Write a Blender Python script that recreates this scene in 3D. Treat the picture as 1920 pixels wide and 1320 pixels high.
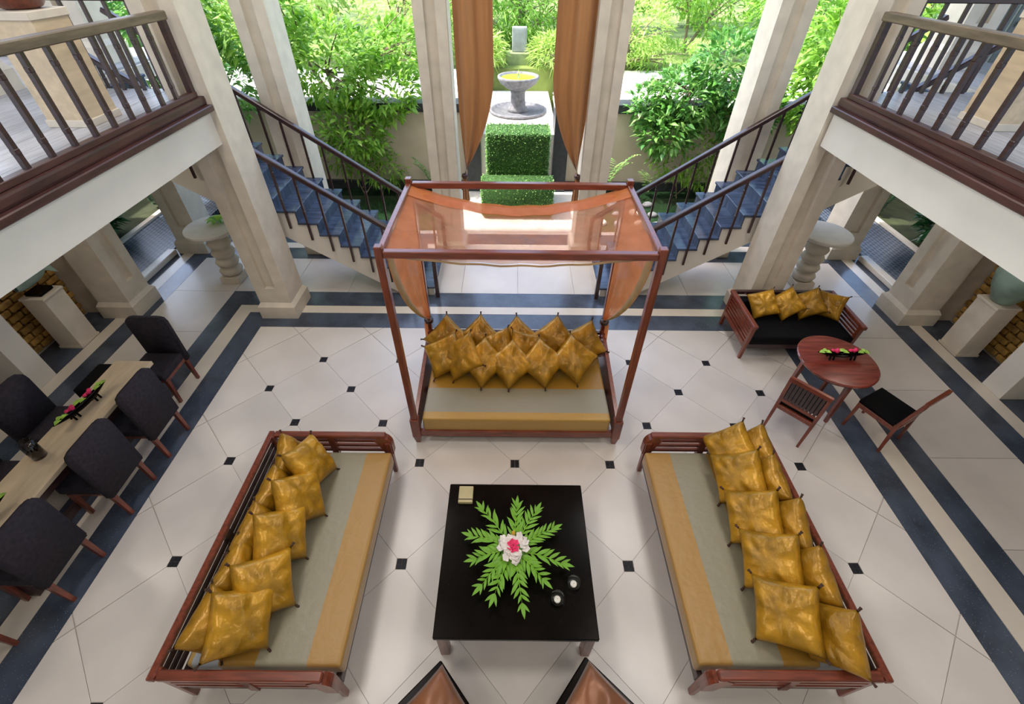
import bpy, bmesh, math, random
from mathutils import Vector, Matrix, noise

# ------------------------------------------------------------------ camera, world, light
scn = bpy.context.scene
C = scn.collection
for o in list(bpy.data.objects):
    bpy.data.objects.remove(o, do_unlink=True)

def cam_axes(pitch, yaw, roll):
    f = Vector((math.sin(yaw)*math.cos(pitch), math.cos(yaw)*math.cos(pitch), -math.sin(pitch)))
    r = Vector((math.cos(yaw), -math.sin(yaw), 0)); u = r.cross(f)
    return r*math.cos(roll)+u*math.sin(roll), u*math.cos(roll)-r*math.sin(roll), f

cd = bpy.data.cameras.new('camera'); cam = bpy.data.objects.new('camera', cd); C.objects.link(cam)
r_, u_, f_ = cam_axes(.7028, -.0009, .009)
M4 = Matrix.Identity(4)
for i in range(3):
    M4[i][0] = r_[i]; M4[i][1] = u_[i]; M4[i][2] = -f_[i]
M4.translation = Vector((-.0585, -1.6076, 4.1899))
cam.matrix_world = M4
cd.sensor_width = 36; cd.lens = 36*837.83/1920
cd.shift_x = (960-956.87)/1920; cd.shift_y = -(660-599.75)/1920
cd.clip_start = .05; cd.clip_end = 300
scn.camera = cam

w = bpy.data.worlds.new('sky'); scn.world = w; w.use_nodes = True
nt = w.node_tree; bg = nt.nodes['Background']
sky = nt.nodes.new('ShaderNodeTexSky'); sky.sky_type = 'NISHITA'; sky.sun_disc = False
sky.sun_elevation = math.radians(58); sky.sun_rotation = math.radians(-80); sky.air_density = 1.0; sky.dust_density = 2.5
nt.links.new(sky.outputs[0], bg.inputs[0]); bg.inputs[1].default_value = 1.12

def light(name, kind, loc, energy, color=(1, 1, 1), size=1., size_y=None, direction=(0, 0, -1)):
    d = bpy.data.lights.new(name, kind); d.energy = energy; d.color = color
    if kind == 'AREA':
        d.shape = 'RECTANGLE' if size_y else 'DISK'; d.size = size
        if size_y: d.size_y = size_y
    if kind == 'SUN': d.angle = math.radians(1.5)
    o = bpy.data.objects.new(name, d); C.objects.link(o); o.location = loc
    o.rotation_euler = Vector(direction).to_track_quat('-Z', 'Y').to_euler()
    return o

light('sun', 'SUN', (-10, 8, 20), 9.0, (1, .95, .86), direction=(.52, -.02, -.85))
for lx in (-2.3, 2.3):
    for ly in (-2.6, .4, 3.0):
        light('ceiling_fill_light', 'AREA', (lx, ly, 6.32), 62, (1, .95, .90), 1.3)  # unseen overhead fill, assumed for the soft, even indoor light
for s in (-1, 1):
    for ly in (-1.5, .8, 3.0):
        light('soffit_fill_light', 'AREA', (s*5.0, ly, 2.66), 7, (1, .9, .76), .3)  # added fill under the balconies, without any fixture

vs = scn.view_settings
vs.view_transform = 'Standard'; vs.look = 'None'; vs.gamma = 1; vs.use_curve_mapping = False
vs.exposure = -0.22

# ------------------------------------------------------------------ helpers
def tag(o, label=None, cat=None, group=None, kind=None):
    if label: o['label'] = label
    if cat: o['category'] = cat
    if group: o['group'] = group
    if kind: o['kind'] = kind
    return o

def thing(name, label, cat, loc=(0, 0, 0), rz=0, group=None):
    o = bpy.data.objects.new(name, None); C.objects.link(o); o.empty_display_size = .1
    o.location = loc; o.rotation_euler = (0, 0, rz)
    return tag(o, label, cat, group)

def pm(o):
    m = Matrix.Translation(o.location) @ o.rotation_euler.to_matrix().to_4x4()
    return pm(o.parent) @ m if o.parent else m

def link(name, me, mt, parent=None):
    if mt and not me.materials: me.materials.append(mt)
    o = bpy.data.objects.new(name, me); C.objects.link(o)
    if parent: o.parent = parent
    return o

class B:
    """collects shapes into one mesh"""
    def __init__(s): s.bm = bmesh.new()
    def _bev(s, vs, bev, seg=1):
        if bev > 0:
            es = list({e for v in vs for e in v.link_edges})
            bmesh.ops.bevel(s.bm, geom=es, offset=bev, segments=seg, affect='EDGES', profile=.7)
    def box(s, x0, x1, y0, y1, z0, z1, bev=0., seg=1):
        x0, x1 = min(x0, x1), max(x0, x1); y0, y1 = min(y0, y1), max(y0, y1)
        m = Matrix.Translation(((x0+x1)/2, (y0+y1)/2, (z0+z1)/2)) @ Matrix.Diagonal((x1-x0, y1-y0, z1-z0, 1))
        s._bev(bmesh.ops.create_cube(s.bm, size=1, matrix=m)['verts'], bev, seg); return s
    def obox(s, m, sx, sy, sz, bev=0., seg=1):
        s._bev(bmesh.ops.create_cube(s.bm, size=1, matrix=m @ Matrix.Diagonal((sx, sy, sz, 1)))['verts'], bev, seg); return s
    def bar(s, p, q, w, h=None, up=(0, 0, 1), bev=0., w2=None):
        p, q = Vector(p), Vector(q); d = q-p; L = d.length; d.normalize(); up = Vector(up)
        if abs(d.dot(up)) > .98: up = Vector((0, 1, 0))
        x = d.cross(up).normalized(); y = x.cross(d)
        h = h or w
        m = Matrix((x, y, d)).transposed().to_4x4(); m.translation = (p+q)/2
        vs = bmesh.ops.create_cube(s.bm, size=1, matrix=m @ Matrix.Diagonal((w, h, L, 1)))['verts']
        if w2:
            for v in vs:
                t = (v.co-p).dot(d)
                if t < L/2:
                    c = p; v.co = c+d*(v.co-c).dot(d)+(v.co-c-d*(v.co-c).dot(d))*w2
        s._bev(vs, bev); return s
    def tube(s, pts, r, n=8, caps=True):
        pts = [Vector(p) for p in pts]; rings = []
        rr = r if isinstance(r, (list, tuple)) else [r]*len(pts)
        for i, p in enumerate(pts):
            d = (pts[min(i+1, len(pts)-1)]-pts[max(i-1, 0)]).normalized()
            up = Vector((0, 0, 1)) if abs(d.z) < .9 else Vector((0, 1, 0))
            x = d.cross(up).normalized(); y = x.cross(d)
            rings.append([s.bm.verts.new(p+(x*math.cos(2*math.pi*k/n)+y*math.sin(2*math.pi*k/n))*rr[i]) for k in range(n)])
        for a, b in zip(rings, rings[1:]):
            for k in range(n): s.bm.faces.new((a[k], a[(k+1) % n], b[(k+1) % n], b[k]))
        if caps: s.bm.faces.new(rings[0][::-1]); s.bm.faces.new(rings[-1])
        return s
    def lathe(s, prof, n=24, c=(0, 0, 0), sq=False):
        rings = []
        for r, z in prof:
            rings.append([s.bm.verts.new((c[0]+r*math.cos(2*math.pi*k/n), c[1]+r*math.sin(2*math.pi*k/n), c[2]+z)) for k in range(n)])
        for a, b in zip(rings, rings[1:]):
            for k in range(n): s.bm.faces.new((a[k], a[(k+1) % n], b[(k+1) % n], b[k]))
        s.bm.faces.new(rings[0][::-1]); s.bm.faces.new(rings[-1]); return s
    def prism(s, poly, z0, z1, axis='z'):
        def P(a, b, t): return {'z': (a, b, t), 'y': (a, t, b), 'x': (t, a, b)}[axis]
        lo = [s.bm.verts.new(P(a, b, z0)) for a, b in poly]; hi = [s.bm.verts.new(P(a, b, z1)) for a, b in poly]
        n = len(poly); s.bm.faces.new(lo[::-1]); s.bm.faces.new(hi)
        for k in range(n): s.bm.faces.new((lo[k], lo[(k+1) % n], hi[(k+1) % n], hi[k]))
        return s
    def grid(s, fn, nu, nv, closed=False):
        vs = [[s.bm.verts.new(fn(i/nu, j/nv)) for j in range(nv+1)] for i in range(nu+1)]
        for i in range(nu):
            for j in range(nv): s.bm.faces.new((vs[i][j], vs[i+1][j], vs[i+1][j+1], vs[i][j+1]))
        return s
    def mesh(s, name, smooth=False):
        bmesh.ops.recalc_face_normals(s.bm, faces=s.bm.faces)
        me = bpy.data.meshes.new(name); s.bm.to_mesh(me); s.bm.free()
        if smooth:
            for p in me.polygons: p.use_smooth = True
        return me
    def done(s, name, mt, parent=None, smooth=False, world=False, kind=None):
        if world and parent: bmesh.ops.transform(s.bm, matrix=pm(parent).inverted(), verts=s.bm.verts)
        o = link(name, s.mesh(name, smooth), mt, parent)
        if kind: o['kind'] = kind
        return o

def copy_tree(o, parent=None):
    c = o.copy(); C.objects.link(c); c.parent = parent
    for ch in o.children: copy_tree(ch, c)
    return c

# ------------------------------------------------------------------ materials
def mat(name, col, rough=.5, metal=0., var=.12, scale=6., bump=0., bscale=None, coat=0., spec=.5, sheen=0.,
        stretch=(1, 1, 1), col2=None, rand=0., detail=4., coords='Object', emit=None):
    m = bpy.data.materials.new(name); m.use_nodes = True; n = m.node_tree.nodes; l = m.node_tree.links
    p = n['Principled BSDF']; p.inputs['Roughness'].default_value = rough; p.inputs['Metallic'].default_value = metal
    p.inputs['Coat Weight'].default_value = coat; p.inputs['Coat Roughness'].default_value = .12
    p.inputs['Specular IOR Level'].default_value = spec; p.inputs['Sheen Weight'].default_value = sheen
    tc = n.new('ShaderNodeTexCoord'); mp = n.new('ShaderNodeMapping'); mp.inputs['Scale'].default_value = stretch
    l.new(tc.outputs[coords], mp.inputs[0])
    nz = n.new('ShaderNodeTexNoise'); nz.inputs['Scale'].default_value = scale; nz.inputs['Detail'].default_value = detail
    l.new(mp.outputs[0], nz.inputs[0])
    rp = n.new('ShaderNodeValToRGB')
    a = [max(0, c*(1-var)) for c in col]; b = list(col2) if col2 else [min(1, c*(1+var)) for c in col]
    rp.color_ramp.elements[0].position = .32; rp.color_ramp.elements[1].position = .68
    rp.color_ramp.elements[0].color = (*a, 1); rp.color_ramp.elements[1].color = (*b, 1)
    l.new(nz.outputs[0], rp.inputs[0]); out = rp.outputs[0]
    if rand:
        oi = n.new('ShaderNodeObjectInfo'); mr = n.new('ShaderNodeMapRange')
        mr.inputs[3].default_value = 1-rand; mr.inputs[4].default_value = 1+rand
        l.new(oi.outputs['Random'], mr.inputs[0])
        mx = n.new('ShaderNodeVectorMath'); mx.operation = 'SCALE'
        l.new(out, mx.inputs[0]); l.new(mr.outputs[0], mx.inputs['Scale']); out = mx.outputs[0]
    l.new(out, p.inputs['Base Color'])
    if bump:
        nb = n.new('ShaderNodeTexNoise'); nb.inputs['Scale'].default_value = bscale or scale*3; nb.inputs['Detail'].default_value = 3
        l.new(mp.outputs[0], nb.inputs[0])
        bp = n.new('ShaderNodeBump'); bp.inputs['Strength'].default_value = bump; bp.inputs['Distance'].default_value = .02
        l.new(nb.outputs[0], bp.inputs['Height']); l.new(bp.outputs[0], p.inputs['Normal'])
    if emit:
        p.inputs['Emission Color'].default_value = (*emit[0], 1); p.inputs['Emission Strength'].default_value = emit[1]
    return m

def speckled(name, col, dots, rough=.25, scale=55., thr=.16, dens=None):
    m = mat(name, col, rough, var=.35, scale=3, spec=.5)
    n = m.node_tree.nodes; l = m.node_tree.links; p = n['Principled BSDF']
    vo = n.new('ShaderNodeTexVoronoi'); vo.inputs['Scale'].default_value = scale
    l.new(n['Mapping'].outputs[0], vo.inputs[0])
    lt = n.new('ShaderNodeMath'); lt.operation = 'LESS_THAN'; lt.inputs[1].default_value = thr
    l.new(vo.outputs['Distance'], lt.inputs[0])
    mx = n.new('ShaderNodeMix'); mx.data_type = 'RGBA'
    mx.inputs[7].default_value = (*dots, 1); l.new(lt.outputs[0], mx.inputs[0])
    l.new(n['Color Ramp'].outputs[0], mx.inputs[6]); l.new(mx.outputs[2], p.inputs['Base Color'])
    return m

def leafmat(name, cols, trans=.35, rough=.4):
    m = bpy.data.materials.new(name); m.use_nodes = True; n = m.node_tree.nodes; l = m.node_tree.links
    p = n['Principled BSDF']; p.inputs['Roughness'].default_value = rough
    g = n.new('ShaderNodeNewGeometry'); rp = n.new('ShaderNodeValToRGB')
    l.new(g.outputs['Random Per Island'], rp.inputs[0])
    while len(rp.color_ramp.elements) < len(cols): rp.color_ramp.elements.new(.5)
    for i, c in enumerate(cols):
        rp.color_ramp.elements[i].position = i/(len(cols)-1); rp.color_ramp.elements[i].color = (*c, 1)
    l.new(rp.outputs[0], p.inputs['Base Color'])
    t = n.new('ShaderNodeBsdfTranslucent'); l.new(rp.outputs[0], t.inputs[0])
    ms = n.new('ShaderNodeMixShader'); ms.inputs[0].default_value = trans
    l.new(p.outputs[0], ms.inputs[1]); l.new(t.outputs[0], ms.inputs[2]); l.new(ms.outputs[0], n['Material Output'].inputs[0])
    return m

def sheermat(name, col, alpha):
    m = bpy.data.materials.new(name); m.use_nodes = True; n = m.node_tree.nodes; l = m.node_tree.links
    p = n['Principled BSDF']; p.inputs['Base Color'].default_value = (*col, 1); p.inputs['Roughness'].default_value = .55
    t = n.new('ShaderNodeBsdfTranslucent'); t.inputs[0].default_value = (*col, 1)
    a = n.new('ShaderNodeMixShader'); a.inputs[0].default_value = .45; l.new(p.outputs[0], a.inputs[1]); l.new(t.outputs[0], a.inputs[2])
    tr = n.new('ShaderNodeBsdfTransparent'); tr.inputs[0].default_value = (1, .93, .88, 1)
    nz = n.new('ShaderNodeTexNoise'); nz.inputs['Scale'].default_value = 5
    mr = n.new('ShaderNodeMapRange'); mr.inputs[1].default_value = .3; mr.inputs[2].default_value = .7
    mr.inputs[3].default_value = alpha-.1; mr.inputs[4].default_value = alpha+.1
    tc = n.new('ShaderNodeTexCoord'); l.new(tc.outputs['Object'], nz.inputs[0]); l.new(nz.outputs[0], mr.inputs[0])
    ms = n.new('ShaderNodeMixShader'); l.new(mr.outputs[0], ms.inputs[0])
    l.new(tr.outputs[0], ms.inputs[1]); l.new(a.outputs[0], ms.inputs[2]); l.new(ms.outputs[0], n['Material Output'].inputs[0])
    return m

def glassmat(name, col=(1, 1, 1), rough=.03):
    m = bpy.data.materials.new(name); m.use_nodes = True; p = m.node_tree.nodes['Principled BSDF']
    p.inputs['Base Color'].default_value = (*col, 1); p.inputs['Roughness'].default_value = rough
    p.inputs['Transmission Weight'].default_value = 1; p.inputs['IOR'].default_value = 1.45
    return m

def stripes(name, axis, stops, rough=.38):
    """mattress cover: bands of colour across the bed along one object axis; stops = [(pos, colour)]"""
    m = mat(name, (.5, .5, .5), rough, var=.1, scale=9, bump=.25, bscale=14, sheen=.2)
    n = m.node_tree.nodes; l = m.node_tree.links; p = n['Principled BSDF']
    sp = n.new('ShaderNodeSeparateXYZ'); l.new(n['Texture Coordinate'].outputs['Object'], sp.inputs[0])
    lo, hi = stops[0][0], stops[-1][0]+.3
    mr = n.new('ShaderNodeMapRange'); mr.inputs[1].default_value = lo; mr.inputs[2].default_value = hi
    l.new(sp.outputs[axis], mr.inputs[0])
    rp = n.new('ShaderNodeValToRGB'); rp.color_ramp.interpolation = 'CONSTANT'
    while len(rp.color_ramp.elements) < len(stops): rp.color_ramp.elements.new(.5)
    for i, (x, c) in enumerate(stops):
        rp.color_ramp.elements[i].position = (x-lo)/(hi-lo); rp.color_ramp.elements[i].color = (*c, 1)
    l.new(mr.outputs[0], rp.inputs[0]); l.new(rp.outputs[0], p.inputs['Base Color'])
    return m

CREAM = mat('cream_paint', (.70, .655, .58), .62, var=.05, scale=2)
STONE = mat('cream_stone', (.66, .59, .49), .6, var=.08, scale=5, bump=.08)
TILE = mat('cream_marble', (.62, .57, .525), .27, var=.07, scale=1.6, rand=.045, detail=7, coords='Object')
GROUT = mat('grout', (.47, .42, .37), .7)
BANDW = mat('pale_marble_band', (.68, .61, .52), .22, var=.06, scale=2)
BANDD = speckled('dark_terrazzo', (.055, .07, .10), (.22, .25, .30), .2, 48, .12)
BLACKT = mat('black_cabochon', (.012, .012, .016), .5, spec=.25)
SLATE = mat('blue_slate', (.045, .065, .12), .2, var=.4, scale=3, stretch=(1, 6, 1))
WOOD = mat('red_brown_wood', (.17, .035, .016), .32, var=.35, scale=5, stretch=(8, 8, 1), coat=.3)
WOODH = mat('red_brown_wood_long', (.17, .036, .017), .32, var=.35, scale=5, stretch=(1, 8, 8), coat=.3)
WOODT = mat('mahogany_polish', (.17, .03, .02), .16, var=.3, scale=3, stretch=(1, 8, 1), coat=.6)
DARKW = mat('dark_wood', (.036, .014, .014), .35, var=.4, scale=5, stretch=(1, 1, 6), coat=.2)
RAILW = mat('weathered_rail_wood', (.13, .095, .06), .45, var=.3, scale=4, stretch=(8, 1, 8))
TRIMW = mat('brown_trim_wood', (.055, .019, .015), .4, var=.4, scale=3, stretch=(8, 1, 8))
ESPR = mat('espresso_wood', (.004, .0025, .002), .2, var=.5, scale=3, spec=.1)
GOLD = mat('gold_satin', (.42, .215, .012), .32, .2, var=.4, scale=7, bump=.45, bscale=16)
GOLD2 = mat('deep_gold_satin', (.34, .17, .010), .3, .2, var=.4, scale=6, bump=.45, bscale=15)
TASS = mat('brown_tassel', (.05, .02, .012), .8)
BLACKF = mat('black_upholstery', (.003, .003, .004), .8, spec=.15)
CHARF = mat('charcoal_slipcover', (.032, .027, .036), .9, var=.2, scale=30, bump=.1, spec=.2)
BRONZE = mat('bronze_satin', (.44, .20, .07), .4, .1, var=.12, scale=1.5, stretch=(8, 8, .6), bump=.12, bscale=3, sheen=.3)
BRONZE2 = mat('bronze_seat_satin', (.22, .08, .03), .3, .2, var=.3, scale=3, bump=.2, bscale=4, sheen=.2)
SHEER = sheermat('sheer_apricot', (.80, .32, .16), .48)
SHEER2 = sheermat('sheer_apricot_double', (.78, .29, .10), .86)
TRIMG = mat('olive_gold_border', (.36, .23, .06), .45, var=.15)
TRAV = mat('travertine', (.62, .49, .33), .3, var=.12, scale=3, stretch=(6, 1, 6))
PLANK = mat('grey_plank', (.40, .40, .43), .4, var=.18, scale=4, stretch=(8, 1, 8), rand=.1)
BRICK = mat('ochre_brick', (.42, .23, .05), .75, var=.35, scale=9, bump=.5, rand=.3)
MORTAR = mat('dark_mortar', (.03, .018, .008), .9)
GREYST = mat('grey_carved_stone', (.17, .17, .18), .75, var=.25, scale=14, bump=.35)
GREENST = mat('green_stone', (.24, .33, .27), .45, var=.3, scale=4)
MOSSW = mat('mossy_render', (.62, .53, .40), .8, var=.1, scale=1.3, col2=(.66, .58, .46))
BLACKS = mat('black_coping', (.03, .033, .04), .5, var=.3, bump=.3, scale=10)
WHITEP = mat('pale_paving', (.72, .69, .64), .7, var=.06)
SOIL = mat('garden_soil', (.10, .13, .03), .95, var=.5, scale=1.2, col2=(.24, .32, .07), bump=.4)
DSOIL = mat('shaded_soil', (.035, .045, .015), .9, var=.4, scale=3, bump=.4)  # soil darkened in its colour to stand in for shade
WATER = mat('pond_water', (.012, .03, .014), .06, var=.5, scale=1.2, col2=(.02, .05, .02), spec=.6)
LIME = mat('algae_green_water', (.24, .42, .006), .3, var=.2, scale=7)
POND = mat('dark_pool_tile', (.02, .03, .05), .25)
BARK = mat('grey_bark', (.22, .17, .12), .9, var=.3, bump=.4)
L_BRIGHT = leafmat('leaf_bright', [(.10, .26, .02), (.22, .46, .04), (.38, .62, .10), (.16, .36, .04)], .4)
L_SUN = leafmat('leaf_sunny', [(.26, .44, .05), (.44, .62, .14), (.58, .70, .24), (.34, .55, .08)], .4)
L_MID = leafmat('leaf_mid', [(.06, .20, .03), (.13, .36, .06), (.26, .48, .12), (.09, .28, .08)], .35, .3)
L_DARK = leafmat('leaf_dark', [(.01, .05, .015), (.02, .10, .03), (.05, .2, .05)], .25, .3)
L_HEDGE = leafmat('leaf_hedge', [(.08, .22, .04), (.16, .36, .08), (.32, .52, .18)], .25, .5)
L_FERN = leafmat('leaf_fern', [(.10, .22, .06), (.22, .38, .12), (.30, .36, .12)], .3)
L_FROND = leafmat('leaf_frond', [(.12, .36, .03), (.28, .58, .04), (.45, .70, .08)], .25)
PINK = mat('pink_petal', (.75, .02, .12), .5, var=.3, scale=40)
WHITEF = mat('white_petal', (.80, .74, .70), .6, var=.1, scale=40)
YELL = mat('yellow_petal', (.75, .45, .05), .5)
LGREEN = mat('bud_green', (.30, .50, .06), .45, var=.35, scale=20)
GLASS = glassmat('clear_glass'); SMOKE = glassmat('smoked_glass', (.25, .2, .2))
WAX = mat('white_wax', (.85, .82, .75), .5)
PAPER = mat('tan_card', (.50, .42, .22), .5, var=.1)

def MX(s, x): return -x if s < 0 else x*1.018
SIDE = {-1: 'dining-table side', 1: 'round-table side'}

# ------------------------------------------------------------------ the floor
fl = B().box(-9, 9.2, -7, 5.95, -.25, -.008).done('floor', GROUT); tag(fl, kind='structure')
XL, XR, YT, YB = MX(-1, 3.6), MX(1, 3.6), 3.14, -3.2

def clip(poly, x0, x1, y0, y1):
    for ax, lim, sg in ((0, x0, 1), (0, x1, -1), (1, y0, 1), (1, y1, -1)):
        out = []
        for i, p in enumerate(poly):
            q = poly[(i+1) % len(poly)]
            a = (p[ax]-lim)*sg; b = (q[ax]-lim)*sg
            if a >= 0: out.append(p)
            if (a > 0) != (b > 0) and abs(a-b) > 1e-9:
                t = a/(a-b); out.append((p[0]+(q[0]-p[0])*t, p[1]+(q[1]-p[1])*t))
        poly = out
        if len(poly) < 3: return []
    return poly

def dot_here(x, y): return abs(x) < 3.05 and y < 2.6
whole = None
dotsz = .042
for j in range(-8, 9):
    for i in range(-5, 6):
        cx = i+.5 if j % 2 == 0 else i; cy = j*.5
        if cx-.5 > XR or cx+.5 < XL or cy-.5 > YT or cy+.5 < YB: continue
        g = .003
        poly = []
        for (vx, vy), (nx, ny) in (((.5, 0), (0, 1)), ((0, .5), (-1, 0)), ((-.5, 0), (0, -1)), ((0, -.5), (1, 0))):
            px, py = cx+vx, cy+vy
            if dot_here(px, py):
                d = dotsz+g
                if vx: sx = math.copysign(1, vx); pts = [(px-sx*d, py-sx*d+0), (px-sx*d, py+sx*d)]
                else: sy = math.copysign(1, vy); pts = [(px+sy*d, py-sy*d), (px-sy*d, py-sy*d)]
                poly += pts
            else:
                poly.append((px-math.copysign(g*1.4, vx) if vx else px, py-math.copysign(g*1.4, vy) if vy else py))
        # shrink edges slightly for the joint
        poly = [(cx+(x-cx)*(1-.004), cy+(y-cy)*(1-.004)) for x, y in poly]
        poly = clip(poly, XL+.002, XR-.002, YB, YT-.002)
        if len(poly) < 3: continue
        B().prism([(x-cx, y-cy) for x, y in poly], -.008, 0).done('floor_tile', TILE, fl).location = (cx, cy, 0)
cab = B()
for a in (-1, 1):
    for b in (-1, 1): cab.box(a*.002, a*dotsz, b*.002, b*dotsz, -.008, .0005)
cabm = cab.mesh('cabochon')
for j in range(-7, 6):
    for i in range(-4, 5):
        x = i if j % 2 == 0 else i+.5; y = j*.5
        if dot_here(x, y) and XL < x < XR and YB < y < YT: link('cabochon', cabm, BLACKT, fl).location = (x, y, 0)

def frame_band(a0, a1, y0, y1, mt, name):
    """u-shaped band around the hall: two sides and the garden side, mitred"""
    for s in (-1, 1):
        B().prism([(MX(s, a0), YB), (MX(s, a1), YB), (MX(s, a1), y1), (MX(s, a0), y0)], -.008, 0).done(name, mt, fl)
    B().prism([(MX(-1, a0), y0), (MX(1, a0), y0), (MX(1, a1), y1), (MX(-1, a1), y1)], -.008, 0).done(name, mt, fl)
frame_band(3.602, 3.888, 3.142, 3.458, BANDD, 'dark_band')
frame_band(3.892, 4.098, 3.462, 3.628, BANDW, 'pale_band')
frame_band(4.102, 4.36, 3.632, 3.97, BANDD, 'dark_band')
for s in (-1, 1):      # aisle paving along the sides
    y = 3.97
    while y > YB:
        y2 = max(YB, y-.95)
        B().box(MX(s, 4.363), MX(s, 5.297), y2+.003, y-.003, -.008, 0).done('floor_slab', TILE, fl); y = y2
    B().box(MX(s, 4.363), MX(s, 5.297), 3.973, 4.917, -.008, 0).done('floor_slab', TILE, fl)
x = MX(-1, 4.36)
while x < MX(1, 4.36)-.05:
    x2 = min(MX(1, 4.36), x+.882)
    B().box(x+.003, x2-.003, 3.973, 4.917, -.008, 0).done('floor_slab', TILE, fl); x = x2
frame_band(5.3, 5.578, 4.92, 5.268, BANDD, 'dark_band')
frame_band(5.582, 5.758, 5.272, 5.448, BANDW, 'pale_band')
frame_band(5.762, 6.25, 5.452, 5.82, BANDD, 'dark_band')

# garden-side passage floor and roof, walls
tag(B().box(-1.35, 1.45, 5.95, 7.75, -.2, -.004).done('passage_floor', WHITEP), kind='structure')
tag(B().box(-9.5, 9.7, -7, 6.2, 6.4, 6.6).done('ceiling', CREAM), kind='structure')  # unseen, assumed to keep the sun out and the hall light soft
tag(B().box(-9.5, 9.7, -7.2, -7, 0, 6.6).done('wall_back', CREAM), kind='structure')

# ------------------------------------------------------------------ columns
def column(x, y, h, label, face='y', wsh=.44, base=.52, z0=0., group='square cream columns'):
    t = thing('square_column', label, 'column', (x, y, z0), 0, group)
    a = wsh/2; g = .075; d = .06
    if face == 'y': poly = [(-a, -a), (-g, -a), (-g, -a+d), (g, -a+d), (g, -a), (a, -a), (a, a), (g, a), (g, a-d), (-g, a-d), (-g, a), (-a, a)]
    else: poly = [(-a, -a), (a, -a), (a, -g), (a-d, -g), (a-d, g), (a, g), (a, a), (-a, a), (-a, g), (-a+d, g), (-a+d, -g), (-a, -g)]
    B().prism(poly, .5, h).done('shaft', STONE, t)
    B().box(-a, a, -a, a, .26, .5).done('shaft_foot', STONE, t)
    b = base/2
    B().box(-b, b, -b, b, 0, .2).done('plinth', STONE, t)
    # sloped collar between plinth and shaft
    cb = B(); bm = cb.bm
    lo = [bm.verts.new((sx*b, sy*b, .2)) for sx, sy in ((-1, -1), (1, -1), (1, 1), (-1, 1))]
    hi = [bm.verts.new((sx*a, sy*a, .26)) for sx, sy in ((-1, -1), (1, -1), (1, 1), (-1, 1))]
    bm.faces.new(lo[::-1]); bm.faces.new(hi)
    for k in range(4): bm.faces.new((lo[k], lo[(k+1) % 4], hi[(k+1) % 4], hi[k]))
    cb.done('plinth_collar', STONE, t)
    return t
column(-3.39, 3.58, 6.4, 'tall cream column at the balcony corner on the dining-table side')
column(3.47, 3.6, 6.4, 'tall cream column rising behind the small slatted sofa')
column(-3.36, 5.32, 6.4, 'cream column behind the stair banister on the dining-table side')
column(3.46, 5.34, 6.4, 'cream column behind the stair banister on the round-table side')
column(-1.11, 5.32, 6.4, 'cream garden-front column beside the curtain, on the dining-table side', wsh=.42)
column(1.22, 5.32, 6.4, 'cream garden-front column beside the curtain, on the round-table side', wsh=.42)
for s in (-1, 1):
    column(MX(s, 5.67), 3.55, 2.72, 'short cream column under the balcony by the brick niche, %s' % SIDE[s], 'x')
    column(MX(s, 5.58), 5.3, 2.72, 'short cream column under the balcony by the side pond, %s' % SIDE[s])

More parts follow.
